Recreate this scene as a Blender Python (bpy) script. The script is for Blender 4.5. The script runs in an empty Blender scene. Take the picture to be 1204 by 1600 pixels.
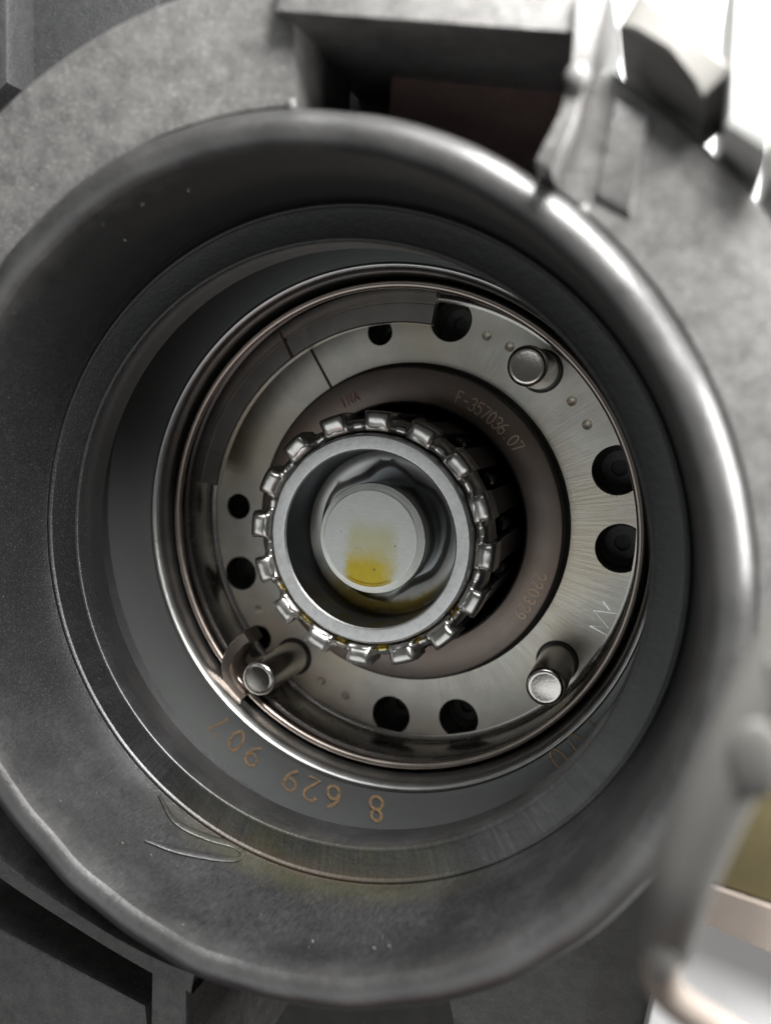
import bpy, bmesh, math, random
from mathutils import Vector, Matrix
from mathutils.geometry import delaunay_2d_cdt
random.seed(7)
PI = math.pi
S = 0.01                      # all numbers below are centimetres; the scene is in metres
scene = bpy.context.scene
col = scene.collection

# ------------------------------------------------------------------ camera
cd = bpy.data.cameras.new('camera'); cam = bpy.data.objects.new('camera', cd); col.objects.link(cam)
right = Vector((0.9474005, 0.0, -0.3200504))
down = Vector((0.0357104, -0.9937557, 0.1057087))
fwd = Vector((-0.3180519, -0.1115775, -0.9414847))
C0 = Vector((3.7598, 1.6201, 11.9737))
m = Matrix((right, -down, -fwd)).transposed().to_4x4()
m.translation = C0 * S
cam.matrix_world = m
cd.sensor_fit = 'VERTICAL'; cd.sensor_height = 8.0; cd.sensor_width = 8.0; cd.lens = 6.5
cd.clip_start = 0.002; cd.clip_end = 5.0
cd.dof.use_dof = True; cd.dof.focus_distance = 11.2 * S; cd.dof.aperture_fstop = 3.3; cd.dof.aperture_blades = 0
scene.camera = cam

# ------------------------------------------------------------------ world and lamps
w = bpy.data.worlds.new('World'); scene.world = w; w.use_nodes = True
bg = w.node_tree.nodes['Background']; bg.inputs[0].default_value = (0.98, 1.0, 0.97, 1); bg.inputs[1].default_value = 0.075
def area(name, loc, target, sx, sy, power, color):
    l = bpy.data.lights.new(name, 'AREA'); l.shape = 'RECTANGLE'; l.size = sx * S; l.size_y = sy * S
    l.energy = power; l.color = color
    o = bpy.data.objects.new(name, l); col.objects.link(o)
    o.location = Vector(loc) * S
    o.rotation_euler = (Vector(target) - Vector(loc)).to_track_quat('-Z', 'Y').to_euler()
    return o
area('window_lamp', (6.0, 9.8, 8.6), (0.0, -1, 3.0), 4, 4, 0.66, (1.0, 0.985, 0.96))
area('collar_fill', (10.5, 2.6, 6.1), (5, 1.5, 4.7), 4, 4, 0.27, (1.0, 0.99, 0.97))  # added low fill lamp, brightens the right side of the collar
area('overhead_fill', (-5, -13, 27), (0, -1, 0), 28, 18, 0.20, (0.95, 0.99, 1.0))  # added overhead softbox fill, gives the steel parts something bright to reflect
area('side_window', (3, 20, 16), (-1, -3, 2), 18, 10, 0.3, (0.96, 0.99, 1.0))
area('warm_bounce', (2, -15, 13), (0, 2, 3), 12, 8, 0.012, (1.0, 0.42, 0.36))
vs = scene.view_settings; vs.view_transform = 'Standard'; vs.look = 'None'; vs.exposure = 0.0; vs.gamma = 1.0

# ------------------------------------------------------------------ materials
def new_mat(name):
    mt = bpy.data.materials.new(name); mt.use_nodes = True
    nt = mt.node_tree; b = nt.nodes['Principled BSDF']
    return mt, nt, b
def N(nt, t, **kw):
    n = nt.nodes.new(t)
    for k, v in kw.items(): setattr(n, k, v)
    return n
def mathn(nt, op, a=None, b=None, clamp=False):
    n = nt.nodes.new('ShaderNodeMath'); n.operation = op; n.use_clamp = clamp
    for i, x in enumerate((a, b)):
        if x is None: continue
        if isinstance(x, (int, float)): n.inputs[i].default_value = x
        else: nt.links.new(x, n.inputs[i])
    return n.outputs[0]
def coords(nt):                                   # object coordinates in centimetres
    tc = N(nt, 'ShaderNodeTexCoord'); mp = N(nt, 'ShaderNodeMapping')
    mp.inputs['Scale'].default_value = (1 / S,) * 3
    nt.links.new(tc.outputs['Object'], mp.inputs['Vector'])
    return mp.outputs[0]
def noise(nt, vec, scale, detail=3, rough=.55):
    n = N(nt, 'ShaderNodeTexNoise'); n.inputs['Scale'].default_value = scale
    n.inputs['Detail'].default_value = detail; n.inputs['Roughness'].default_value = rough
    nt.links.new(vec, n.inputs['Vector']); return n.outputs['Fac']
def ramp(nt, fac, stops):
    r = N(nt, 'ShaderNodeValToRGB'); e = r.color_ramp.elements
    while len(e) < len(stops): e.new(0.5)
    for i, (p, c) in enumerate(stops):
        e[i].position = p; e[i].color = (c[0], c[1], c[2], 1) if not isinstance(c, (int, float)) else (c, c, c, 1)
    nt.links.new(fac, r.inputs[0]); return r.outputs[0]
def mix(nt, fac, a, b):
    n = N(nt, 'ShaderNodeMix', data_type='RGBA')
    for i, x in ((0, fac), (6, a), (7, b)):
        if isinstance(x, (int, float)): n.inputs[i].default_value = x
        elif isinstance(x, tuple): n.inputs[i].default_value = (*x, 1)
        else: nt.links.new(x, n.inputs[i])
    return n.outputs[2]
def bump(nt, b, hs):                               # list of (height, strength, distance cm)
    prev = None
    for h, st, d in hs:
        n = N(nt, 'ShaderNodeBump'); n.inputs['Strength'].default_value = st; n.inputs['Distance'].default_value = d * S
        nt.links.new(h, n.inputs['Height'])
        if prev: nt.links.new(prev, n.inputs['Normal'])
        prev = n.outputs[0]
    nt.links.new(prev, b.inputs['Normal'])
def polar(nt, vec, ka, kr):                        # (angle*ka, radius*kr, z)
    s = N(nt, 'ShaderNodeSeparateXYZ'); nt.links.new(vec, s.inputs[0])
    an = mathn(nt, 'ARCTAN2', s.outputs[1], s.outputs[0])
    r2 = mathn(nt, 'ADD', mathn(nt, 'MULTIPLY', s.outputs[0], s.outputs[0]), mathn(nt, 'MULTIPLY', s.outputs[1], s.outputs[1]))
    r = mathn(nt, 'SQRT', r2)
    c = N(nt, 'ShaderNodeCombineXYZ')
    nt.links.new(mathn(nt, 'MULTIPLY', an, ka), c.inputs[0]); nt.links.new(mathn(nt, 'MULTIPLY', r, kr), c.inputs[1])
    nt.links.new(s.outputs[2], c.inputs[2])
    return c.outputs[0], an, r, s
def setv(b, **kw):
    for k, v in kw.items():
        b.inputs[k.replace('_', ' ')].default_value = v if not isinstance(v, tuple) else (*v, 1)
def seg(nt, x, a, b_, soft):                       # soft box: 1 inside a..b
    up = N(nt, 'ShaderNodeMapRange', interpolation_type='SMOOTHSTEP'); up.inputs[1].default_value = a - soft; up.inputs[2].default_value = a + soft
    dn = N(nt, 'ShaderNodeMapRange', interpolation_type='SMOOTHSTEP'); dn.inputs[1].default_value = b_ - soft; dn.inputs[2].default_value = b_ + soft
    nt.links.new(x, up.inputs[0]); nt.links.new(x, dn.inputs[0])
    return mathn(nt, 'SUBTRACT', up.outputs[0], dn.outputs[0], True)

def mat_cast(name, c0, c1, rough, stain=False, speck=.5, spec=.5, mott=3.5):
    mt, nt, b = new_mat(name); v = coords(nt)
    big = noise(nt, v, mott, 8, .72); grain = noise(nt, v, 34, 3, .65); mid = noise(nt, v, 10, 5, .65)
    base = mix(nt, ramp(nt, big, [(.36, 0.), (.66, 1.)]), c0, c1)
    base = mix(nt, ramp(nt, grain, [(.58, 0.), (.72, speck)]), base, tuple(min(1, x * 2.6 + .006) for x in c1))
    hs = [(mid, .35, .025), (grain, .55, .010)]
    if stain:
        pv, an, r, s = polar(nt, v, 1, 1)
        wob = mathn(nt, 'MULTIPLY', mathn(nt, 'SUBTRACT', noise(nt, v, 2.2, 6, .7), .5), .7)
        za = mathn(nt, 'ADD', s.outputs[2], wob)
        st = mathn(nt, 'MULTIPLY', seg(nt, an, -2.05, -1.2, .25), seg(nt, za, 2.9, 3.3, .22))
        base = mix(nt, mathn(nt, 'MULTIPLY', st, .55), base, (.036, .034, .010))
        an2 = mathn(nt, 'ADD', an, mathn(nt, 'MULTIPLY', mathn(nt, 'SUBTRACT', mid, .5), .3))
        st2 = mathn(nt, 'MULTIPLY', seg(nt, an2, -2.05, -1.35, .2), seg(nt, s.outputs[2], 2.95, 3.01, .03))
        base = mix(nt, mathn(nt, 'MULTIPLY', st2, .4), base, (.07, .04, .026))
        cx = N(nt, 'ShaderNodeCombineXYZ'); nt.links.new(mathn(nt, 'MULTIPLY', an, 150.), cx.inputs[0]); nt.links.new(mathn(nt, 'MULTIPLY', s.outputs[2], 7.), cx.inputs[1])
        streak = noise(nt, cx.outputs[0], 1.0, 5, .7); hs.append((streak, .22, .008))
        dust_sheen = mathn(nt, 'MULTIPLY', ramp(nt, streak, [(.40, .25), (.75, 1.)]), ramp(nt, noise(nt, v, .9, 5, .7), [(.38, .12), (.68, .6)]))
        worn = N(nt, 'ShaderNodeMapRange', interpolation_type='SMOOTHSTEP'); worn.inputs[1].default_value = 4.30; worn.inputs[2].default_value = 4.86
        nt.links.new(mathn(nt, 'ADD', s.outputs[2], mathn(nt, 'MULTIPLY', mathn(nt, 'SUBTRACT', noise(nt, v, 2.5, 6, .7), .5), .7)), worn.inputs[0])
        base = mix(nt, worn.outputs[0], base, (.034, .0335, .033))
        spk = noise(nt, v, 62, 2, .5)
        base = mix(nt, ramp(nt, spk, [(.62, 0.), (.74, .8)]), base, (.055, .055, .058))
        base = mix(nt, mathn(nt, 'MULTIPLY', dust_sheen, seg(nt, an, -2.65, -.35, .45)), base, (.085, .085, .088))  # pale dust on the lower wall, with its lit sheen put into the colour
    nt.links.new(base, b.inputs['Base Color'])
    setv(b, Specular_IOR_Level=spec)
    rr = N(nt, 'ShaderNodeMapRange'); rr.inputs[3].default_value = rough - .08; rr.inputs[4].default_value = rough + .08
    nt.links.new(mid, rr.inputs[0]); nt.links.new(rr.outputs[0], b.inputs['Roughness'])
    bump(nt, b, hs)
    return mt
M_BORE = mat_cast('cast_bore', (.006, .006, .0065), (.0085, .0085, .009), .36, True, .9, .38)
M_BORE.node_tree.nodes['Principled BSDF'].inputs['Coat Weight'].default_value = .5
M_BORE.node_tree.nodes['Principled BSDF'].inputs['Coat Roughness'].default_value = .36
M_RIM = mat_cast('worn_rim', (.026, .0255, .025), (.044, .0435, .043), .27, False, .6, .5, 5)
M_CAST = mat_cast('cast_grey', (.062, .060, .059), (.118, .116, .113), .40, False, .6, .5, 4.5)
M_DARK = mat_cast('cast_dark', (.014, .0145, .015), (.026, .026, .027), .55)
M_CAST2 = mat_cast('cast_green_grey', (.045, .05, .048), (.08, .085, .082), .5)
M_MAROON = mat_cast('maroon_dull', (.10, .06, .056), (.14, .085, .08), .6)

def mat_metal(name, c, rough, spread=.08, grind=None, spots=0, tint=None, mscale=2.0, bscale=1.0):
    mt, nt, b = new_mat(name); v = coords(nt)
    setv(b, Metallic=1.0)
    big = noise(nt, v, mscale, 5, .6)
    base = mix(nt, ramp(nt, big, [(.3, 0.), (.7, 1.)]), tuple(x * .86 for x in c), tuple(min(1, x * 1.08) for x in c))
    if tint: base = mix(nt, ramp(nt, noise(nt, v, .55, 3), [(.42, 0.), (.62, .8)]), base, tint)
    nt.links.new(base, b.inputs['Base Color'])
    fine = noise(nt, v, 60, 2, .5)
    hs = [(fine, .10 * bscale, .003)]
    rsrc = big
    if grind == 'radial':
        pv, an, r, s = polar(nt, v, 70, 1.4); g = noise(nt, pv, 1.0, 4, .6); hs.append((g, .30 * bscale, .004)); rsrc = g
    if grind == 'turned':
        pv, an, r, s = polar(nt, v, .6, 55); g = noise(nt, pv, 1.0, 3, .6); hs.append((g, .30 * bscale, .004)); rsrc = g
    if grind == 'spots':
        g = noise(nt, v, 26, 4, .7); hs.append((g, .35 * bscale, .006)); rsrc = g
    rr = N(nt, 'ShaderNodeMapRange'); rr.inputs[3].default_value = max(.03, rough - spread); rr.inputs[4].default_value = rough + spread
    nt.links.new(rsrc, rr.inputs[0]); nt.links.new(rr.outputs[0], b.inputs['Roughness'])
    bump(nt, b, hs)
    return mt
M_PLATE = mat_metal('ground_steel', (.82, .79, .725), .45, .10, 'radial', tint=(.72, .64, .50), bscale=3.0)
M_CUP = mat_metal('pressed_steel', (.38, .36, .34), .27, .05)
M_LIP = mat_metal('bronzed_steel', (.37, .315, .28), .36, .06)
M_RACE = mat_metal('race_steel', (.225, .19, .17), .40, .06, 'turned', tint=(.21, .16, .13), bscale=.8)
M_RACE2 = mat_metal('race_bore', (.10, .085, .08), .28, .05)
M_BRIGHT = mat_metal('polished_steel', (.56, .545, .52), .30, .08, mscale=5, bscale=.8)
M_SLEEVE = mat_metal('sleeve_steel', (.60, .60, .595), .44, .09, 'spots', mscale=14, bscale=1.4)
M_EDGE = mat_metal('edge_steel', (.42, .42, .41), .34, .05)
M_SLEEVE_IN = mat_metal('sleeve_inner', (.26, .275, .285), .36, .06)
M_SLEEVE_FL = mat_metal('sleeve_floor_steel', (.70, .71, .69), .5, .06)
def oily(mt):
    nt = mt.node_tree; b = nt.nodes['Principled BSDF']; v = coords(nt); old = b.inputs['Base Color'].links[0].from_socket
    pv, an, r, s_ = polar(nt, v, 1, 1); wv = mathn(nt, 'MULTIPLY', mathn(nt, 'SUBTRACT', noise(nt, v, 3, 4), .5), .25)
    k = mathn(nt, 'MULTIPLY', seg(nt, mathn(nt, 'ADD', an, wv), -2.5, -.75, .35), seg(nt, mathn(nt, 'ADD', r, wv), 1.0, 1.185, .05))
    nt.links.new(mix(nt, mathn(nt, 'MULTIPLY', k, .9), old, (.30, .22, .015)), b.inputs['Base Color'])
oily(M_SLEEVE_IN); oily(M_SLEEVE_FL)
M_PIN = mat_metal('pin_steel', (.60, .57, .53), .22, .06, 'spots')
M_ROLLER = mat_metal('roller_steel', (.12, .11, .11), .25, .04)
M_STRAP = mat_metal('strap_steel', (.40, .37, .345), .30, .06, 'radial')
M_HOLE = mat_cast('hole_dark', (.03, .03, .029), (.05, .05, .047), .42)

def mat_shaft():
    mt, nt, b = new_mat('shaft_face_steel'); v = coords(nt); setv(b, Metallic=1.0)
    s = N(nt, 'ShaderNodeSeparateXYZ'); nt.links.new(v, s.inputs[0])
    sc = N(nt, 'ShaderNodeMapping'); sc.inputs['Scale'].default_value = (3, 30, 3); sc.inputs['Rotation'].default_value = (0, 0, .9)
    nt.links.new(v, sc.inputs[0]); scr = noise(nt, sc.outputs[0], 2.2, 4, .65)
    big = noise(nt, v, 3, 4)
    base = mix(nt, big, (.43, .435, .42), (.52, .525, .505)); base = mix(nt, ramp(nt, scr, [(.5, 0.), (.68, .45)]), base, (.66, .66, .63))
    wob = mathn(nt, 'MULTIPLY', mathn(nt, 'SUBTRACT', noise(nt, v, 5, 6, .7), .5), .30)
    xw = mathn(nt, 'ADD', s.outputs[0], wob); yw = mathn(nt, 'ADD', s.outputs[1], wob)
    bx = mathn(nt, 'MULTIPLY', seg(nt, xw, -.34, .5, .07), seg(nt, xw, -.9, .25, .17))
    st = mathn(nt, 'MULTIPLY', bx, seg(nt, yw, -.80, -.24, .15))
    st2 = mathn(nt, 'MULTIPLY', seg(nt, xw, -.32, .34, .12), seg(nt, yw, -.72, .18, .17))
    base = mix(nt, mathn(nt, 'MULTIPLY', st2, .55), base, (.38, .35, .12))
    base = mix(nt, mathn(nt, 'MULTIPLY', st, .9), base, mix(nt, noise(nt, v, 6, 5, .7), (.36, .24, .006), (.50, .40, .025)))
    dot = noise(nt, v, 9, 1); base = mix(nt, ramp(nt, dot, [(.74, 0.), (.78, .6)]), base, (.12, .11, .09))
    nt.links.new(base, b.inputs['Base Color'])
    rr = N(nt, 'ShaderNodeMapRange'); rr.inputs[3].default_value = .34; rr.inputs[4].default_value = .5
    nt.links.new(scr, rr.inputs[0]); nt.links.new(rr.outputs[0], b.inputs['Roughness'])
    bump(nt, b, [(scr, .25, .004)])
    return mt
M_SHAFT = mat_shaft()
M_CHAMFER = mat_metal('turned_chamfer', (.74, .74, .69), .36, .12, 'turned', bscale=2.0)
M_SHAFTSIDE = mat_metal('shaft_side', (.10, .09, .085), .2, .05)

def mat_plain(name, c, rough, spec=.5, nscale=6, amp=.15, coat=0):
    mt, nt, b = new_mat(name); v = coords(nt)
    n = noise(nt, v, nscale, 4, .6)
    nt.links.new(mix(nt, n, tuple(x * (1 - amp) for x in c), tuple(min(1, x * (1 + amp)) for x in c)), b.inputs['Base Color'])
    setv(b, Roughness=rough, Specular_IOR_Level=spec, Coat_Weight=coat)
    bump(nt, b, [(noise(nt, v, 30, 3), .15, .006)])
    return mt
M_FLANGE = mat_plain('flange_grey', (.36, .375, .37), .36, .4, 5, .05)
_nt = M_FLANGE.node_tree; _b = _nt.nodes['Principled BSDF']; _b.inputs['Metallic'].default_value = .85
_v = coords(_nt); _p = polar(_nt, _v, 1.2, 42)[0]
bump(_nt, _b, [(noise(_nt, _p, 1.0, 4, .65), .35, .006), (noise(_nt, _v, 45, 2), .2, .004)])
M_CAGE = mat_plain('cage_plastic', (.13, .11, .105), .38, .5)
def wear(mt, lo, hi, scale=14):
    nt = mt.node_tree; b = nt.nodes['Principled BSDF']; v = coords(nt)
    nt.links.new(ramp(nt, noise(nt, v, scale, 4, .7), [(lo, .25), (hi, .9)]), b.inputs['Alpha']); return mt
M_ETCH = wear(mat_plain('etch_orange', (.27, .175, .095), .6, .3, 12, .35), .36, .60)
M_ETCH2 = mat_metal('etch_tan', (.85, .66, .48), .6)
M_ETCH3 = mat_plain('etch_rust', (.32, .12, .075), .6, .3, 12, .3)
M_MARK = mat_plain('marker_brown', (.05, .026, .015), .5, .3, 12, .3)
M_SCRATCH = mat_metal('scratch_steel', (.75, .74, .72), .25)
M_GROOVE = mat_plain('groove_dark', (.03, .027, .025), .5)
M_WHITE = mat_plain('white_paper', (.88, .88, .88), .6, .4, 2, .03)
M_OCHRE = mat_plain('ochre_board', (.20, .17, .085), .7, .3, 3, .2)
M_PINK = mat_plain('pale_edge', (.26, .22, .19), .6, .4, 3, .1)
M_ALU = mat_plain('pale_alloy', (.42, .42, .41), .38, .6, 2, .15)
M_ALU2 = mat_plain('grey_alloy', (.11, .107, .10), .5, .5, 2, .15)
M_GRIT = mat_plain('pale_grit', (.5, .47, .42), .5, .5)

def mat_oil(name, tint, gloss):
    mt, nt, b = new_mat(name); out = nt.nodes['Material Output']; nt.nodes.remove(b)
    tr = N(nt, 'ShaderNodeBsdfTransparent'); tr.inputs[0].default_value = (*tint, 1)
    gl = N(nt, 'ShaderNodeBsdfGlossy'); gl.inputs['Roughness'].default_value = .06
    fr = N(nt, 'ShaderNodeFresnel'); fr.inputs[0].default_value = gloss
    ms = N(nt, 'ShaderNodeMixShader')
    nt.links.new(fr.outputs[0], ms.inputs[0]); nt.links.new(tr.outputs[0], ms.inputs[1]); nt.links.new(gl.outputs[0], ms.inputs[2])
    nt.links.new(ms.outputs[0], out.inputs[0]); return mt
M_OIL = mat_oil('yellow_oil', (.80, .62, .10), 1.5)
M_OIL3 = mat_oil('clear_oil', (.97, .93, .70), 1.5)
M_OIL2 = mat_oil('amber_oil', (.62, .44, .07), 1.45)

# ------------------------------------------------------------------ mesh helpers
def link(name, me, mat, parent=None, loc=(0, 0, 0), rz=0):
    o = bpy.data.objects.new(name, me); col.objects.link(o)
    if mat is not None and len(me.materials) == 0: me.materials.append(mat)
    o.location = Vector(loc) * S; o.rotation_euler = (0, 0, rz)
    if parent: o.parent = parent
    return o
def make(verts, faces, smooth=True, ang=35):
    me = bpy.data.meshes.new('mesh')
    me.from_pydata([(x * S, y * S, z * S) for x, y, z in verts], [], faces); me.validate(); me.update()
    bm = bmesh.new(); bm.from_mesh(me); bmesh.ops.recalc_face_normals(bm, faces=bm.faces); bm.to_mesh(me); bm.free()
    if smooth:
        me.shade_smooth(); me.set_sharp_from_angle(angle=math.radians(ang))
    return me
def obj(name, verts, faces, mat, parent=None, smooth=True, ang=35, loc=(0, 0, 0), rz=0):
    return link(name, make(verts, faces, smooth, ang), mat, parent, loc, rz)
def rev(profile, n=160, a0=0., a1=360., closed=False, cap=True, wob=None):
    full = abs(a1 - a0 - 360) < 1e-6; k = n if full else n + 1
    V, F = [], []; m_ = len(profile)
    for i in range(k):
        a = math.radians(a0 + (a1 - a0) * i / n)
        for j, (r, z) in enumerate(profile):
            if wob: r, z = wob(r, z, a, j)
            V.append((r * math.cos(a), r * math.sin(a), z))
    for i in range(n):
        i2 = (i + 1) % k
        for j in range(m_ if closed else m_ - 1):
            j2 = (j + 1) % m_
            F.append((i * m_ + j, i2 * m_ + j, i2 * m_ + j2, i * m_ + j2))
    if closed and not full and cap:
        F.append(tuple(range(m_))); F.append(tuple((k - 1) * m_ + j for j in range(m_ - 1, -1, -1)))
    return V, F
def arc(cx, cz, r, a0, a1, n):
    return [(cx + r * math.cos(math.radians(a0 + (a1 - a0) * i / n)), cz + r * math.sin(math.radians(a0 + (a1 - a0) * i / n))) for i in range(n + 1)]
def prism(poly, z0, z1, bev=.04):                  # vertical prism with bevelled top edge
    n = len(poly); cx = sum(p[0] for p in poly) / n; cy = sum(p[1] for p in poly) / n
    def ins(p, d):
        L = math.hypot(p[0] - cx, p[1] - cy); return (p[0] + (cx - p[0]) * d / L, p[1] + (cy - p[1]) * d / L)
    V = [(x, y, z0) for x, y in poly] + [(x, y, z1 - bev) for x, y in poly]
    V += [(*ins(p, bev * .35), z1 - bev * .3) for p in poly] + [(*ins(p, bev), z1) for p in poly]
    F = [tuple(range(n - 1, -1, -1)), tuple(range(3 * n, 4 * n))]
    for l in range(3):
        for i in range(n):
            j = (i + 1) % n; F.append((l * n + i, l * n + j, (l + 1) * n + j, (l + 1) * n + i))
    return V, F
def tube(pts, radii, n=16, flat=1.0, cap=True):
    V, F = [], []; P = [Vector(p) for p in pts]
    for i, p in enumerate(P):
        t = (P[min(i + 1, len(P) - 1)] - P[max(i - 1, 0)]).normalized()
        s = t.cross(Vector((0, 0, 1)));  s = s.normalized() if s.length > 1e-5 else Vector((1, 0, 0))
        u = s.cross(t)
        for k in range(n):
            a = 2 * PI * k / n; q = p + s * radii[i] * math.cos(a) + u * radii[i] * flat * math.sin(a); V.append(tuple(q))
    for i in range(len(P) - 1):
        for k in range(n):
            k2 = (k + 1) % n; F.append((i * n + k, i * n + k2, (i + 1) * n + k2, (i + 1) * n + k))
    if cap: F.append(tuple(range(n - 1, -1, -1))); F.append(tuple((len(P) - 1) * n + k for k in range(n)))
    return V, F
def catmull(pts, k=6):
    P = [Vector(p) for p in pts]; P = [2 * P[0] - P[1]] + P + [2 * P[-1] - P[-2]]; out = []
    for i in range(1, len(P) - 2):
        for j in range(k):
            t = j / k; a, b, c, d = P[i - 1:i + 3]
            out.append(tuple(.5 * ((2 * b) + (c - a) * t + (2 * a - 5 * b + 4 * c - d) * t * t + (3 * b - a - 3 * c + d) * t ** 3)))
    out.append(tuple(P[-2])); return out
def thing(name, label, cat, loc=(0, 0, 0), group=None):
    o = bpy.data.objects.new(name, None); col.objects.link(o); o.location = Vector(loc) * S
    o.empty_display_size = .01
    o['label'] = label; o['category'] = cat
    if group: o['group'] = group
    return o

# ------------------------------------------------------------------ stroke lettering (laser etching)
def el(cx, cy, rx, ry, a0, a1, n=14):
    return [(cx + rx * math.cos(math.radians(a0 + (a1 - a0) * i / n)), cy + ry * math.sin(math.radians(a0 + (a1 - a0) * i / n))) for i in range(n + 1)]
G = {  # glyphs in a box 0.6 wide, 1 high
 '0': [el(.3, .5, .25, .5, 90, 450, 22)],
 '1': [[(.12, .78), (.32, 1), (.32, 0)]],
 '2': [el(.3, .72, .25, .28, 170, -30, 12) + [(.03, 0), (.57, 0)]],
 '3': [el(.28, .75, .24, .25, 160, -90, 12) + el(.28, .26, .27, .26, 90, -160, 12)],
 '5': [[(.52, 1), (.12, 1), (.07, .55)] + el(.28, .32, .26, .32, 130, -150, 14)],
 '6': [[(.46, 1)] + el(.5, .3, .46, .62, 115, 180, 6) + el(.3, .27, .25, .27, 180, 540, 20)],
 '7': [[(.04, 1), (.56, 1), (.2, 0)]],
 '8': [el(.3, .76, .2, .24, -90, 270, 18), el(.3, .26, .26, .26, 90, 450, 20)],
 '9': [el(.3, .73, .25, .27, 0, 360, 20) + el(.1, .7, .45, .62, 0, -65, 7) + [(.14, 0)]],
 'F': [[(.5, 1), (.08, 1), (.08, 0)], [(.08, .52), (.42, .52)]],
 'I': [[(.3, 1), (.3, 0)]], 'N': [[(.06, 0), (.06, 1), (.54, 0), (.54, 1)]], 'A': [[(.02, 0), (.3, 1), (.58, 0)], [(.13, .36), (.47, .36)]],
 '-': [[(.1, .46), (.5, .46)]], '.': [[(.26, .0), (.34, .08)]], ' ': []}
lift = []
def strokes(paths, wd):
    V, F = [], []; lift.clear()
    for p in paths:
        b = len(V); n = len(p)
        for i in range(n):
            a = Vector(p[max(0, i - 1)][:2]); c = Vector(p[min(n - 1, i + 1)][:2]); t = (c - a)
            t = t.normalized() if t.length > 1e-6 else Vector((1, 0)); s = Vector((-t.y, t.x)) * wd / 2
            q = Vector(p[i][:2]); V += [(q.x + s.x, q.y + s.y), (q.x - s.x, q.y - s.y)]
        for i in range(n - 1): F.append((b + 2 * i, b + 2 * i + 1, b + 2 * i + 3, b + 2 * i + 2))
        lift.extend(.0005 * (i // 1) for i in range(n) for _ in (0, 1))
    return V, F
def etch(name, text, a_start, a_end, rbase, h, z, mat, parent, wd, wscale=1.0):
    # reads clockwise with its tops outward; a_start/a_end: angles of the first and the last glyph's centre
    n = len(text); VV, FF = [], []
    for i, ch in enumerate(text):
        a = math.radians(a_start + (a_end - a_start) * i / max(1, n - 1))
        V, F = strokes(G[ch], wd / h); b = len(VV)
        for (x, y), dz in zip(V, list(lift)):
            lx = (x - .3) * h * wscale; r = rbase + y * h
            aa = a - lx / (rbase + h / 2)
            VV.append((r * math.cos(aa), r * math.sin(aa), z + dz))
        FF += [tuple(k + b for k in f) for f in F]
    return obj(name, VV, FF, mat, parent, smooth=False)

# ================================================================== 1. the housing
H = thing('transmission_housing', 'dark grey cast housing with a deep round stepped bore and a worn rim', 'housing')
lip = [(4.50, 1.0), (4.52, 3.0), (4.52, 4.30), (4.50, 4.50)] + arc(4.30, 4.53, .20, 0, 150, 12)[1:] + \
      [(4.11, 4.52), (4.09, 4.25), (4.075, 3.6), (4.06, 3.08), (4.05, 3.0)]
bore = lip + arc(4.01, 2.965, .03, 20, 120, 4) + [(3.98, 2.955), (3.70, 2.90)] + arc(3.66, 2.87, .035, 80, 180, 5) + \
       [(3.63, 2.60), (3.645, 2.58), (3.65, 2.36), (3.67, 2.33), (3.70, 2.30), (4.9, 2.25), (4.95, 1.0)]
def rim_wear(r, z, a, j):
    d = .012 * math.sin(7 * a + 1.1) + .010 * math.sin(17 * a + .4) + .008 * math.sin(31 * a)
    return (r, z + d) if z > 4.5 else (r, z)
kr = 15
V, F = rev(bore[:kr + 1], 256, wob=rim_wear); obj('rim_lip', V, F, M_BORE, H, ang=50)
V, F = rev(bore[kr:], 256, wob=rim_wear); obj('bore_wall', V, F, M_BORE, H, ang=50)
# collar round the rim: two stretches with the notch between them
def collar(a0, a1, n, R_):
    pr = [(4.47, 3.2), (4.47, 4.50), (4.53, 4.56), (R_ - .12, 4.68), (R_ - .06, 4.68), (R_ - .01, 4.64), (R_, 4.2), (R_, 3.2)]
    V, F = rev(pr, n, a0, a1, closed=True); return obj('collar', V, F, M_CAST, H, ang=35)
collar(85.5, 200, 90, 5.65); collar(-14, 54.5, 60, 5.48)
V, F = prism([(.30, 5.22), (2.98, 4.66), (3.12, 5.02), (.42, 5.75)], 2.6, 4.86, .06); obj('notch_bridge', V, F, M_CAST, H)
V, F = prism([(.05, 4.2), (2.75, 3.5), (3.3, 4.9), (.05, 5.8)], 2.2, 2.7, .02); obj('notch_floor', V, F, M_DARK, H)
V, F = prism([(.97, 5.2), (2.95, 4.75), (2.75, 3.6), (2.2, 3.85), (.90, 4.45)], 2.72, 3.5, .02); obj('notch_step', V, F, M_MAROON, H)
V, F = prism([(2.66, 3.66), (2.80, 3.56), (2.98, 3.92), (3.08, 4.30), (3.22, 4.95), (2.98, 5.0), (2.94, 4.40), (2.84, 3.98)], 3.6, 4.98, .06); obj('notch_rib', V, F, M_CAST, H)
bm = bmesh.new(); bmesh.ops.create_uvsphere(bm, u_segments=20, v_segments=12, radius=.105 * S)
for v in bm.verts: v.co.z *= .7
me = bpy.data.meshes.new('mesh'); bm.to_mesh(me); bm.free(); me.shade_smooth()
me.materials.append(M_CAST)
link('moulding_knob', me, None, H, (2.99, 4.28, 5.0))
for q in ((3.02, 3.36, 4.60), (.33, 4.53, 4.56)): link('moulding_knob', me, None, H, q).scale = (.5, .5, .4)
pp = [(3.10, 3.45), (3.40, 3.27), (3.54, 4.00), (3.26, 4.20)]; V, F = prism(pp, 4.2, 4.80, .05)
for i, (x, y, z) in enumerate(V):
    if i >= 4: V[i] = (x, y, z - 4.80 + 4.57 + (math.hypot(x, y) - 4.53) * .16 + .03)
obj('collar_pad', V, F, M_CAST, H)
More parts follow.
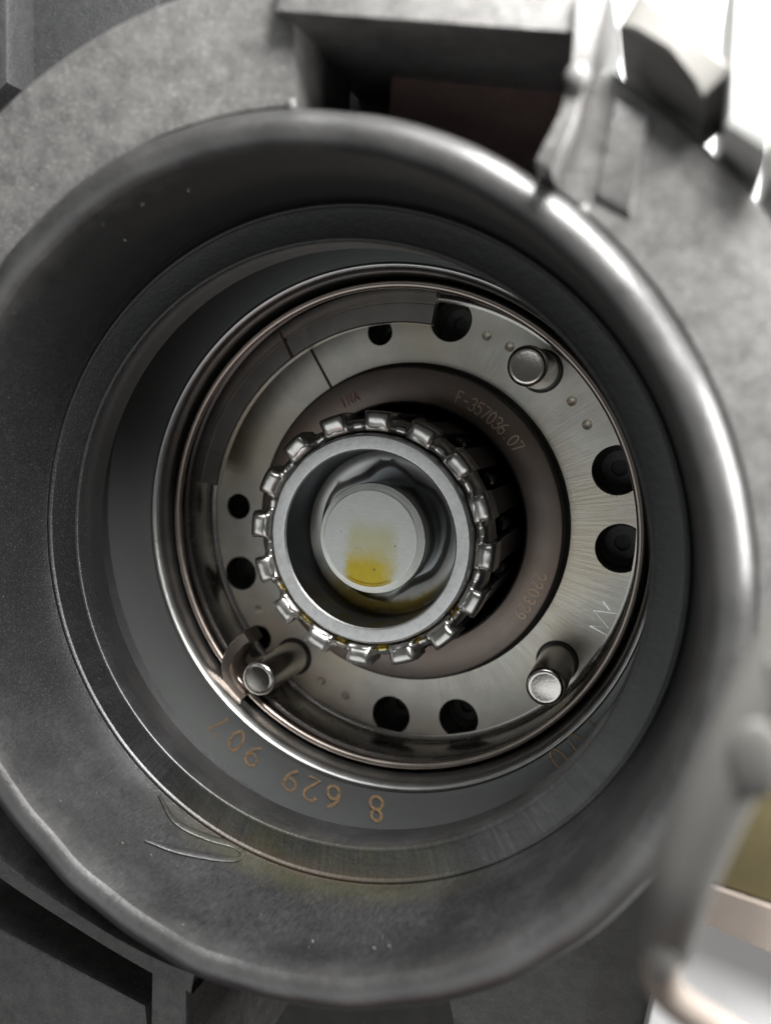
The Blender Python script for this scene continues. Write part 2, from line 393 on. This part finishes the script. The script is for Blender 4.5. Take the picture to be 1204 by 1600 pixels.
# base casting, ribs and sunk panels round the outside of the rim
V, F = prism([(-13, -13), (4.2, -13), (4.2, 3.0), (2.0, 9), (-13, 13)], -1.6, -1.0, .05); obj('base_plate', V, F, M_CAST2, H)
V, F = rev([(4.6, .5), (4.6, 2.0), (7.5, 2.0), (7.5, .5)], 60, -78, -22, closed=True); obj('base_step', V, F, M_CAST2, H)
rib_c = catmull([(-5.6, -3.35, 0), (-4.15, -4.12, 0), (-2.75, -4.67, 0), (-1.95, -4.92, 0), (-1.35, -5.05, 0)], 6)
V = []; F = []
for i, p in enumerate(rib_c):
    a = Vector(rib_c[max(0, i - 1)]); b = Vector(rib_c[min(len(rib_c) - 1, i + 1)]); t = (b - a).normalized(); s = Vector((-t.y, t.x, 0)); hw = .19 - .06 * math.sin(PI * i / len(rib_c))
    for k, z in ((-1.0, 1.0), (-1.0, 3.93), (-.7, 4.0), (.7, 4.0), (1.0, 3.93), (1.0, 1.0)): V.append((p[0] + s.x * hw * k, p[1] + s.y * hw * k, z))
    if i:
        for k in range(5): F.append(((i - 1) * 6 + k, (i - 1) * 6 + k + 1, i * 6 + k + 1, i * 6 + k))
obj('long_rib', V, F, M_CAST, H)
V, F = prism([(-1.93, -5.02), (-1.45, -4.93), (-1.50, -7.4), (-2.05, -7.4)], 1.0, 3.97, .05); obj('cross_rib', V, F, M_CAST, H)
V, F = prism([(-8.5, -4.9), (-5.05, -5.80), (-2.74, -6.40), (-2.55, -9), (-8.5, -9)], 1.0, 3.0, .08); obj('sunk_panel', V, F, M_CAST, H)
V, F = prism([(-9, 2), (-5.5, 2.6), (-2.2, 5.2), (-1.2, 8.5), (-9, 10)], 2.4, 3.3, .08); obj('side_panel', V, F, M_DARK, H)
V, F = prism([(-5.0, 4.6), (-3.66, 5.50), (-3.58, 6.9), (-5.4, 6.9)], 3.3, 3.75, .10); obj('side_pad', V, F, M_DARK, H)
# dried sealant smear on the wall at the lower left
for pts in ([(-126, 3.05), (-120, 3.22), (-114, 3.12), (-109.5, 2.99), (-107.2, 3.02), (-106.5, 3.10)], [(-106.5, 3.1), (-107.2, 3.22), (-110.5, 3.38), (-116, 3.62), (-121, 3.8)]):
    P = catmull([(4.045 * math.cos(math.radians(a)) + 0, 4.045 * math.sin(math.radians(a)), z) for a, z in pts], 6)
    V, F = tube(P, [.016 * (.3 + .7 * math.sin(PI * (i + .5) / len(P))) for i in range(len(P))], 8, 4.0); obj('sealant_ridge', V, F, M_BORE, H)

# ================================================================== 2. grey flange under the bore
FL = thing('flange_ring', 'smooth grey steel ring at the foot of the bore, etched with orange digits', 'flange')
V, F = rev([(3.66, .2), (3.66, .95), (3.69, 1.09), (4.94, 1.10), (4.94, .2)], 200); obj('flange_face', V, F, M_FLANGE, FL)
V, F = rev([(3.60, .1), (3.60, .97), (3.612, 1.02), (3.64, 1.07), (3.665, 1.106), (3.69, 1.111), (3.71, 1.104)], 200); obj('inner_edge', V, F, M_EDGE, FL, ang=60)
etch('etched_number', '8 629 907', -90.7, -130.2, 3.82, .37, 1.106, M_ETCH, FL, .048, 1.0)
etch('etched_number', '100', -38.6, -48.9, 3.70, .34, 1.106, M_ETCH, FL, .032, 1.0)

# ================================================================== 3. pressed drum with the perforated plate
D = thing('pressed_drum', 'shallow polished steel drum with a rolled bronze lip and a perforated floor', 'drum')
V, F = rev(arc(3.475, .72, .052, -60, 240, 16), 220); obj('rolled_lip', V, F, M_LIP, D, ang=70)
V, F = rev([(3.60, .3), (3.565, .56), (3.53, .66), (3.505, .69)], 200); obj('drum_shoulder', V, F, M_GROOVE, D, ang=50)
V, F = rev([(3.495, .68), (3.545, .62), (3.55, .50), (3.545, .42), (3.505, .395)], 200); obj('lip_recess', V, F, M_RACE2, D, ang=50)
V, F = rev([(3.505, .395), (3.488, .375), (3.48, -.15)] + arc(3.38, -.19, .10, 0, -90, 6)[1:], 220); obj('drum_wall', V, F, M_CUP, D, ang=50)
RP = 3.14
holes = []
for a, rr, r in ((-95.4, 3.13, .315), (-75.0, 3.15, .315), (176.8, 2.97, .215), (-161.9, 3.10, .285), (16.0, 3.22, .36), (-4.2, 3.18, .36), (78.2, 3.14, .32), (99.2, 2.97, .20), (-142.0, 3.33, .22)):
    holes.append((rr * math.cos(math.radians(a)), rr * math.sin(math.radians(a)), r))
dimples = []
for a in (67.3, 60.2, 37.6, 30.0, -149.3, -141.3, -119.3, -110.5):
    dimples.append((3.07 * math.cos(math.radians(a)), 3.07 * math.sin(math.radians(a)), .075))
dimples = [d for d in dimples if all(math.hypot(d[0] - h[0], d[1] - h[1]) > h[2] + .09 for h in holes)]
def ring_pts(cx, cy, r, n): return [(cx + r * math.cos(2 * PI * i / n), cy + r * math.sin(2 * PI * i / n)) for i in range(n)]
pts, edges = [], []
def add_ring(cx, cy, r, n):
    b = len(pts); pts.extend(ring_pts(cx, cy, r, n)); edges.extend((b + i, b + (i + 1) % n) for i in range(n))
add_ring(0, 0, 3.385, 200); add_ring(0, 0, 2.25, 140)
for h in holes: add_ring(h[0], h[1], h[2], 48)
for d in dimples: add_ring(d[0], d[1], d[2], 20)
vo, eo, fo, *_ = delaunay_2d_cdt([Vector(p) for p in pts], edges, [], 0, 1e-6)
keep = []
for f in fo:
    c = sum((vo[i] for i in f), Vector((0, 0))) / len(f)
    if not 2.245 < c.length < 3.384: continue
    if any(math.hypot(c.x - h[0], c.y - h[1]) < h[2] * .999 for h in holes + dimples): continue
    keep.append(tuple(f))
ZP = -.30
plate = obj('perforated_floor', [(v.x, v.y, ZP) for v in vo], keep, M_PLATE, D, smooth=False)
for h in holes:
    n = 48; V, F = rev([(h[2], ZP), (h[2] - .012, ZP - .02), (h[2] - .012, ZP - .5)], n); V = [(x + h[0], y + h[1], z) for x, y, z in V]
    obj('hole_wall', V, F, M_CUP, D)
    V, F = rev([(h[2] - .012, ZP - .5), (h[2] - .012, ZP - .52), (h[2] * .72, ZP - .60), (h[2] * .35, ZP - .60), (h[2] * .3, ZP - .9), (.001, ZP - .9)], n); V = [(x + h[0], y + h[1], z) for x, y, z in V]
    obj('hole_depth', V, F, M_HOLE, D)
dm = None
for d in dimples:
    if dm is None:
        V, F = rev([(.075, 0), (.068, -.004), (.045, -.03), (.02, -.042), (.001, -.044)], 20); dm = make(V, F, True, 80)
    link('dimple', dm, M_PLATE, D, (d[0], d[1], ZP))
mk = [(1015, 383), (890, 368), (958, 440), (875, 433), (985, 487)]
V, F = strokes([[(3.21, -1.19), (2.82, -1.17), (3.04, -1.41), (2.77, -1.40), (3.13, -1.57)], [(2.95, -1.02), (3.05, -1.15)]], .022); obj('scratched_mark', [(x, y, ZP + .004 + q) for (x, y), q in zip(V, list(lift))], F, M_SCRATCH, D, smooth=False)
V, F = strokes([[(3.16 * math.cos(2.112), 3.16 * math.sin(2.112)), (2.44 * math.cos(2.119), 2.44 * math.sin(2.119))]], .045); obj('marker_line', [(x, y, ZP + .004) for x, y in V], F, M_MARK, D, smooth=False)
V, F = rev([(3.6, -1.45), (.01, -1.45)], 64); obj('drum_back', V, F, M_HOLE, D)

# snap ring lying on the drum wall
ST = thing('snap_ring', 'flat curved steel strap hugging the upper left of the drum wall', 'snap ring')
V, F = rev([(2.985, .30), (2.985, .43), (3.0, .45), (3.25, .45), (3.262, .425), (3.285, .425), (3.30, .46), (3.46, .46), (3.46, .30)], 90, 79.5, 169, closed=True); obj('strap_body', V, F, M_STRAP, ST, ang=30)
V, F = strokes([[(3.42 * math.cos(2.124), 3.42 * math.sin(2.124)), (2.99 * math.cos(2.136), 2.99 * math.sin(2.136))]], .04); obj('marker_line', [(x, y, .466) for x, y in V], F, M_MARK, ST, smooth=False)

# hooked clip beside the lower left pin
P = catmull([(-2.34, -2.70, 0), (-2.55, -2.46, 0), (-2.61, -2.20, 0), (-2.50, -1.96, 0), (-2.34, -1.78, 0), (-2.24, -1.71, 0)], 6)
V, F = [], []
sec = [(-1, .42), (-1, .80), (-.7, .86), (.7, .86), (1, .80), (1, .42)]
for i, p in enumerate(P):
    a = Vector(P[max(0, i - 1)]); b = Vector(P[min(len(P) - 1, i + 1)]); t = (b - a).normalized()
    for k, z in sec: V.append((p[0] - t.y * .11 * k, p[1] + t.x * .11 * k, z))
    if i:
        for k in range(6): F.append(((i - 1) * 6 + k, (i - 1) * 6 + (k + 1) % 6, i * 6 + (k + 1) % 6, i * 6 + k))
F += [tuple(range(6)), tuple(range(len(V) - 1, len(V) - 7, -1))]
hk = obj('hooked_clip', V, F, M_LIP); hk['label'] = 'bronze hooked clip bent inward from the drum lip beside a pin'; hk['category'] = 'clip'

# ================================================================== 4. pins
pin_prof = [(.27, -.5), (.27, .93), (.262, .965), (.235, .995), (.20, 1.0), (.18, .994), (.001, .994)]
V, F = rev(pin_prof, 48); pin_me = make(V, F, True, 40); pin_me.materials.append(M_PIN)
V, F = rev([(.272, -.295), (.315, -.296), (.318, -.299)], 48); seat_me = make(V, F, True, 40); seat_me.materials.append(M_GROOVE)
for a, lab in ((49.2, 'short round steel pin at the upper right of the perforated plate'), (-40.5, 'round steel pin at the lower right below the scratched mark'), (-130.8, 'round steel pin at the lower left held by the hooked clip')):
    t = thing('dowel_pin', lab, 'pin', (3.045 * math.cos(math.radians(a)), 3.045 * math.sin(math.radians(a)), 0), 'steel pins standing on the perforated plate')
    link('pin_shank', pin_me, None, t); link('pin_seat', seat_me, None, t)

# ================================================================== 5. bearing race
R = thing('bearing_race', 'dark brownish steel bearing ring with etched numbers round a toothed cage', 'bearing ring')
V, F = rev([(2.385, -.02), (2.375, -.005), (2.355, 0), (1.895, 0), (1.88, -.004)], 180); obj('race_face', V, F, M_RACE, R, ang=25)
V, F = rev([(1.88, -.004), (1.865, -.016), (1.852, -.035)], 180); obj('race_edge', V, F, M_SLEEVE, R, ang=25)
V, F = rev([(2.405, -.6), (2.405, -.03), (2.385, -.02)], 180); obj('race_side', V, F, M_GROOVE, R, ang=25)
V, F = rev([(1.85, -.03), (1.845, -.10), (1.80, -.15), (1.795, -1.0), (1.2, -1.0)], 180); obj('race_bore', V, F, M_RACE2, R, ang=25)
V, F = rev([(2.406, -.27), (2.46, -.288), (2.47, -.298)], 160); obj('race_gap', V, F, M_GROOVE, R)
etch('etched_number', 'F-357036.07', 66.0, 35.3, 2.015, .185, .004, M_ETCH2, R, .019, .92)
etch('etched_number', '220329', -17.4, -34.4, 2.10, .165, .004, M_ETCH2, R, .015, .92)
etch('etched_letters', 'INA', 117.4, 111.2, 2.02, .15, .004, M_ETCH3, R, .028, 1.0)

# ================================================================== 6. cage: crown ring, tabs, bars, rollers
CG = thing('roller_cage', 'shiny crown shaped roller cage with sixteen square tabs round the sleeve', 'roller cage')
PH = 85.0; ST_ = 22.5
def tabness(a):
    d = (math.degrees(a) - PH) % ST_; d = min(d, ST_ - d)
    x = min(1, max(0, (9.0 - d) / 3.2)); return x * x * (3 - 2 * x)
rnd = [random.uniform(-1, 1) for _ in range(64)]
def wob(r, z, a, j):
    t = tabness(a); k = math.degrees(a) / 22.5
    wv = .012 * math.sin(9 * a + rnd[1]) + .010 * math.sin(23 * a + rnd[2]) + .007 * math.sin(41 * a + rnd[3])
    dr, dz = [(0, 0), (0, .07), (0, .11), (.01, .11), (.01, .10), (.01, .10), (.01, 0)][j]
    return r + dr * t + (wv * .5 if 1 < j < 5 else 0), z + dz * t + (wv if 0 < j < 6 else 0)
V, F = rev([(1.450, 1.0), (1.453, 1.40), (1.475, 1.47), (1.53, 1.49), (1.585, 1.47), (1.62, 1.40), (1.625, 1.0)], 384, wob=wob); obj('crown_ring', V, F, M_BRIGHT, CG, ang=80)
def tab_mesh(seed):
    rg = random.Random(seed); V, F = [], []
    nA, nR = 8, 7
    rows = [(1.475, 1.53, 7.3), (1.50, 1.595, 6.8), (1.545, 1.63, 6.4), (1.60, 1.65, 6.1), (1.66, 1.655, 6.1), (1.705, 1.64, 6.25), (1.728, 1.61, 6.25), (1.735, 1.55, 6.15), (1.725, 1.20, 6.0)]
    for r, z, h in rows:
        for i in range(nA + 1):
            u = -1 + 2 * i / nA; a = math.radians(u * h); e = abs(u) ** 6
            V.append((r * math.cos(a), r * math.sin(a), z - .05 * e - .02 * (1 - u * u) * .5 + rg.uniform(-.006, .006)))
    nr = len(rows)
    for k in range(nr - 1):
        for i in range(nA): F.append((k * (nA + 1) + i, k * (nA + 1) + i + 1, (k + 1) * (nA + 1) + i + 1, (k + 1) * (nA + 1) + i))
    for i0 in (0, nA):                             # side walls
        b = len(V)
        for r, z, h in rows:
            a = math.radians((-1 if i0 == 0 else 1) * h * .97); V.append((r * math.cos(a), r * math.sin(a), 1.15))
        for k in range(nr - 1): F.append((k * (nA + 1) + i0, (k + 1) * (nA + 1) + i0, b + k + 1, b + k))
    return make(V, F, True, 60)
tabs = [tab_mesh(s) for s in range(4)]
for t_ in tabs: t_.materials.append(M_BRIGHT)
V, F = [], []
for z in (1.2, -.7):
    for r, h in ((1.47, 5.4), (1.70, 5.8)):
        for s in (-1, 1): a = math.radians(s * h); V.append((r * math.cos(a), r * math.sin(a), z))
F = [(0, 1, 3, 2), (4, 5, 7, 6), (2, 3, 7, 6), (0, 1, 5, 4), (0, 2, 6, 4), (1, 3, 7, 5)]
bar_me = make(V, F, False); bar_me.materials.append(M_CAGE)
V, F = rev([(.001, .72), (.09, .72), (.125, .68), (.125, -.85)], 20); roll_me = make(V, F, True, 40); roll_me.materials.append(M_ROLLER)
for i in range(16):
    a = math.radians(PH + ST_ * i)
    link('tab', tabs[i % 4], None, CG, (0, 0, 0), a); link('cage_bar', bar_me, None, CG, (0, 0, 0), a)
    a2 = a + math.radians(ST_ / 2); link('roller', roll_me, None, CG, (1.585 * math.cos(a2), 1.585 * math.sin(a2), 0))

# ================================================================== 7. sleeve
SL = thing('inner_sleeve', 'matt grey steel sleeve ring round the central shaft with an oily floor', 'sleeve')
V, F = rev([(1.432, -.95), (1.432, 1.54), (1.415, 1.585), (1.39, 1.60), (1.245, 1.60), (1.225, 1.596), (1.206, 1.57)], 180); obj('sleeve_face', V, F, M_SLEEVE, SL, ang=28)
lob = sorted([(161.6, 1.044), (152.7, 1.047), (141, .99), (130.1, .915), (113.6, .88), (101.5, .945), (90.0, .985), (78.1, .92), (63.4, .83), (52, .85), (42.7, .885), (11.7, .888), (-12.7, .865), (-28.3, .866), (-41.7, .865), (-54, .83), (-67.0, .82), (-82.5, .918), (-94.5, 1.01), (-107.2, 1.03), (-125, 1.02), (-150, 1.0), (-175, 1.0)])
def lobe(a):
    d = math.degrees(a); d = (d + 180) % 360 - 180
    L = [(x - 360, y) for x, y in lob[-2:]] + lob + [(x + 360, y) for x, y in lob[:3]]
    for i in range(1, len(L) - 2):
        if L[i][0] <= d < L[i + 1][0]:
            t = (d - L[i][0]) / (L[i + 1][0] - L[i][0]); a_, b_, c_, d_ = (q[1] for q in L[i - 1:i + 3])
            return .5 * (2 * b_ + (c_ - a_) * t + (2 * a_ - 5 * b_ + 4 * c_ - d_) * t * t + (3 * b_ - a_ - 3 * c_ + d_) * t ** 3)
    return 1.0
inp = [(1.206, 1.57), (1.20, 1.52), (1.198, .98)] + arc(.99, .93, .208, 0, -78, 8)[1:]
k0 = len(inp)
inp += [(.055, .715), (.03, .70), (.0, .655), (-.03, .61), (-.06, .60)]
def lobw(r, z, a, j): return (lobe(a) + r, z) if j >= k0 else (r, z)
k1 = 5; inp_all = inp; k0_all = k0
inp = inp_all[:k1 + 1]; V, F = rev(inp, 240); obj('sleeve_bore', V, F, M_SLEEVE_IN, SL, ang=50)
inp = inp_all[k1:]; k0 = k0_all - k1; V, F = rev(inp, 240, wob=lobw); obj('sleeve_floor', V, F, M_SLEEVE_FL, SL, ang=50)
V, F = rev([(1.12, .598), (.5, .598)], 80); obj('recess_floor', V, F, M_SLEEVE_IN, SL)
def filmw(r, z, a, j):
    return (r, z + .03 * math.sin(16 * a) + .015 * math.sin(37 * a))
V, F = rev([(1.42, 1.55), (1.44, 1.525), (1.47, 1.52), (1.51, 1.53)], 90, 208, 328, wob=filmw); obj('oil_film', V, F, M_OIL, SL, ang=90)

# ================================================================== 8. shaft
SH = thing('central_shaft', 'round steel shaft end with a square yellow oil stain on its face', 'shaft')
V, F = rev([(.001, 1.50), (.3, 1.50), (.655, 1.50)], 96); obj('end_face', V, F, M_SHAFT, SH)
V, F = rev([(.60, 1.501), (.625, 1.514), (.65, 1.505), (.656, 1.49)], 40, 236, 298, wob=lambda r, z, a, j: (r, 1.50 + (z - 1.50) * math.sin(PI * (math.degrees(a) - 236) / 62) * (1 + .3 * math.sin(9 * a)))); obj('oil_bead', V, F, M_OIL3, SH, ang=90)
V, F = rev([(.655, 1.50)] + [(.655 + .1 * (k + .5 * q) / 9, 1.498 - .078 * (k + .5 * q) / 9 + (.004 if q else 0)) for k in range(9) for q in (0, 1)] + [(.757, 1.41)], 160); obj('turned_chamfer', V, F, M_CHAMFER, SH, ang=20)
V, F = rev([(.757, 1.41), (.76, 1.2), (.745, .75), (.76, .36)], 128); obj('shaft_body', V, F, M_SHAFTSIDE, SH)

# ================================================================== 9. outside, out of focus
B = thing('bracket_arm', 'blurred pale metal arm curving past the lower right of the rim', 'bracket')
P = catmull([(4.9, 1.1, 6.7), (4.52, .44, 6.85), (4.32, -.01, 6.93), (4.16, -.42, 6.96), (4.03, -.81, 6.96), (3.92, -1.22, 6.93), (3.85, -1.66, 6.8)], 6)
V, F = tube(P, [.22 - .05 * i / len(P) for i in range(len(P))], 20, .8); obj('arm', V, F, M_ALU2, B, ang=60)
P = catmull([(3.835, -1.63, 6.78), (3.85, -2.0, 6.66), (3.98, -2.18, 6.6), (4.32, -2.41, 6.5)], 6)
V, F = tube(P, [.12] * len(P), 16, .8); obj('foot', V, F, M_PINK, B, ang=60)
wm = me.copy(); wm.materials.clear(); wm.materials.append(M_ALU2)
link('rivet_head', wm, None, B, (4.285, -.27, 7.10)).scale = (1.4, 2.2, .6)
link('rivet_head', wm, None, B, (3.842, -1.665, 6.95)).scale = (.8, 1.4, .5)
V, F = prism([(4.32, .30), (4.7, .5), (4.7, -.1), (4.335, -.01)], 6.75, 7.1, .08); obj('lug', V, F, M_ALU2, B)
V, F = prism([(4.25, -1.5), (6.5, -.6), (6.5, -3.7), (4.15, -3.22)], 1.5, 3.0, .05); o = obj('ochre_board', V, F, M_OCHRE); o['label'] = 'blurred ochre board behind the pale bracket arm at the right'; o['category'] = 'board'
V, F = prism([(4.12, -3.23), (6.5, -3.70), (6.5, -4.3), (4.05, -3.64)], 2.2, 3.06, .05); o = obj('pale_strip', V, F, M_PINK); o['label'] = 'blurred pinkish strip below the ochre board at the right edge'; o['category'] = 'strip'
Q = thing('clamp_post', 'overexposed pale post and grey block at the top right corner', 'clamp')
V, F = prism([(3.28, 4.62), (3.42, 4.86), (3.80, 4.62), (4.16, 4.14), (3.94, 3.97), (3.58, 4.24)], 3.9, 5.1, .16); obj('saddle_block', V, F, M_ALU2, Q)
V, F = prism([(4.08, 3.74), (4.38, 3.52), (4.50, 4.5), (4.5, 5.4), (4.1, 5.2)], 3.2, 5.1, .12); obj('post', V, F, M_ALU, Q)
V, F = prism([(4.45, 3.46), (5.2, 2.9), (5.2, 4.6), (4.60, 4.6)], 3.2, 4.9, .10); obj('side_block', V, F, M_ALU, Q)
W2 = obj('white_card', *prism([(4.02, -3.80), (4.06, -3.70), (4.14, -3.67), (9, -4.6), (9, -9), (3.2, -9)], 2.2, 2.6, .04), M_WHITE); W2['label'] = 'blown out white card under the pinkish strip at the lower right corner'; W2['category'] = 'card'
V, F = prism([(-30, -30), (30, -30), (30, 30), (-30, 30)], -4.2, -4.0, .01); o = obj('bench_top', V, F, M_WHITE); o['kind'] = 'structure'
# grit left on the rim
rg = random.Random(3); bm = bmesh.new()
for i in range(45):
    a = math.radians(rg.choice([rg.uniform(60, 140), rg.uniform(60, 200), rg.uniform(-140, -60)])); r = rg.uniform(4.1, 4.14); s = rg.choice([.003, .004, .005, .009]) * S; z = rg.uniform(3.7, 4.55)
    r = 4.075 + (z - 3.6) * .02
    mm = Matrix.Translation(Vector((r * math.cos(a), r * math.sin(a), z)) * S) @ Matrix.Rotation(rg.uniform(0, 6), 4, 'Z') @ Matrix.Diagonal((s, s * rg.uniform(.5, 1), s * rg.uniform(.5, 1), 1))
    bmesh.ops.create_icosphere(bm, subdivisions=1, radius=1, matrix=mm)
gm = bpy.data.meshes.new('mesh'); bm.to_mesh(gm); bm.free()
o = link('rim_grit', gm, M_GRIT); o['kind'] = 'stuff'
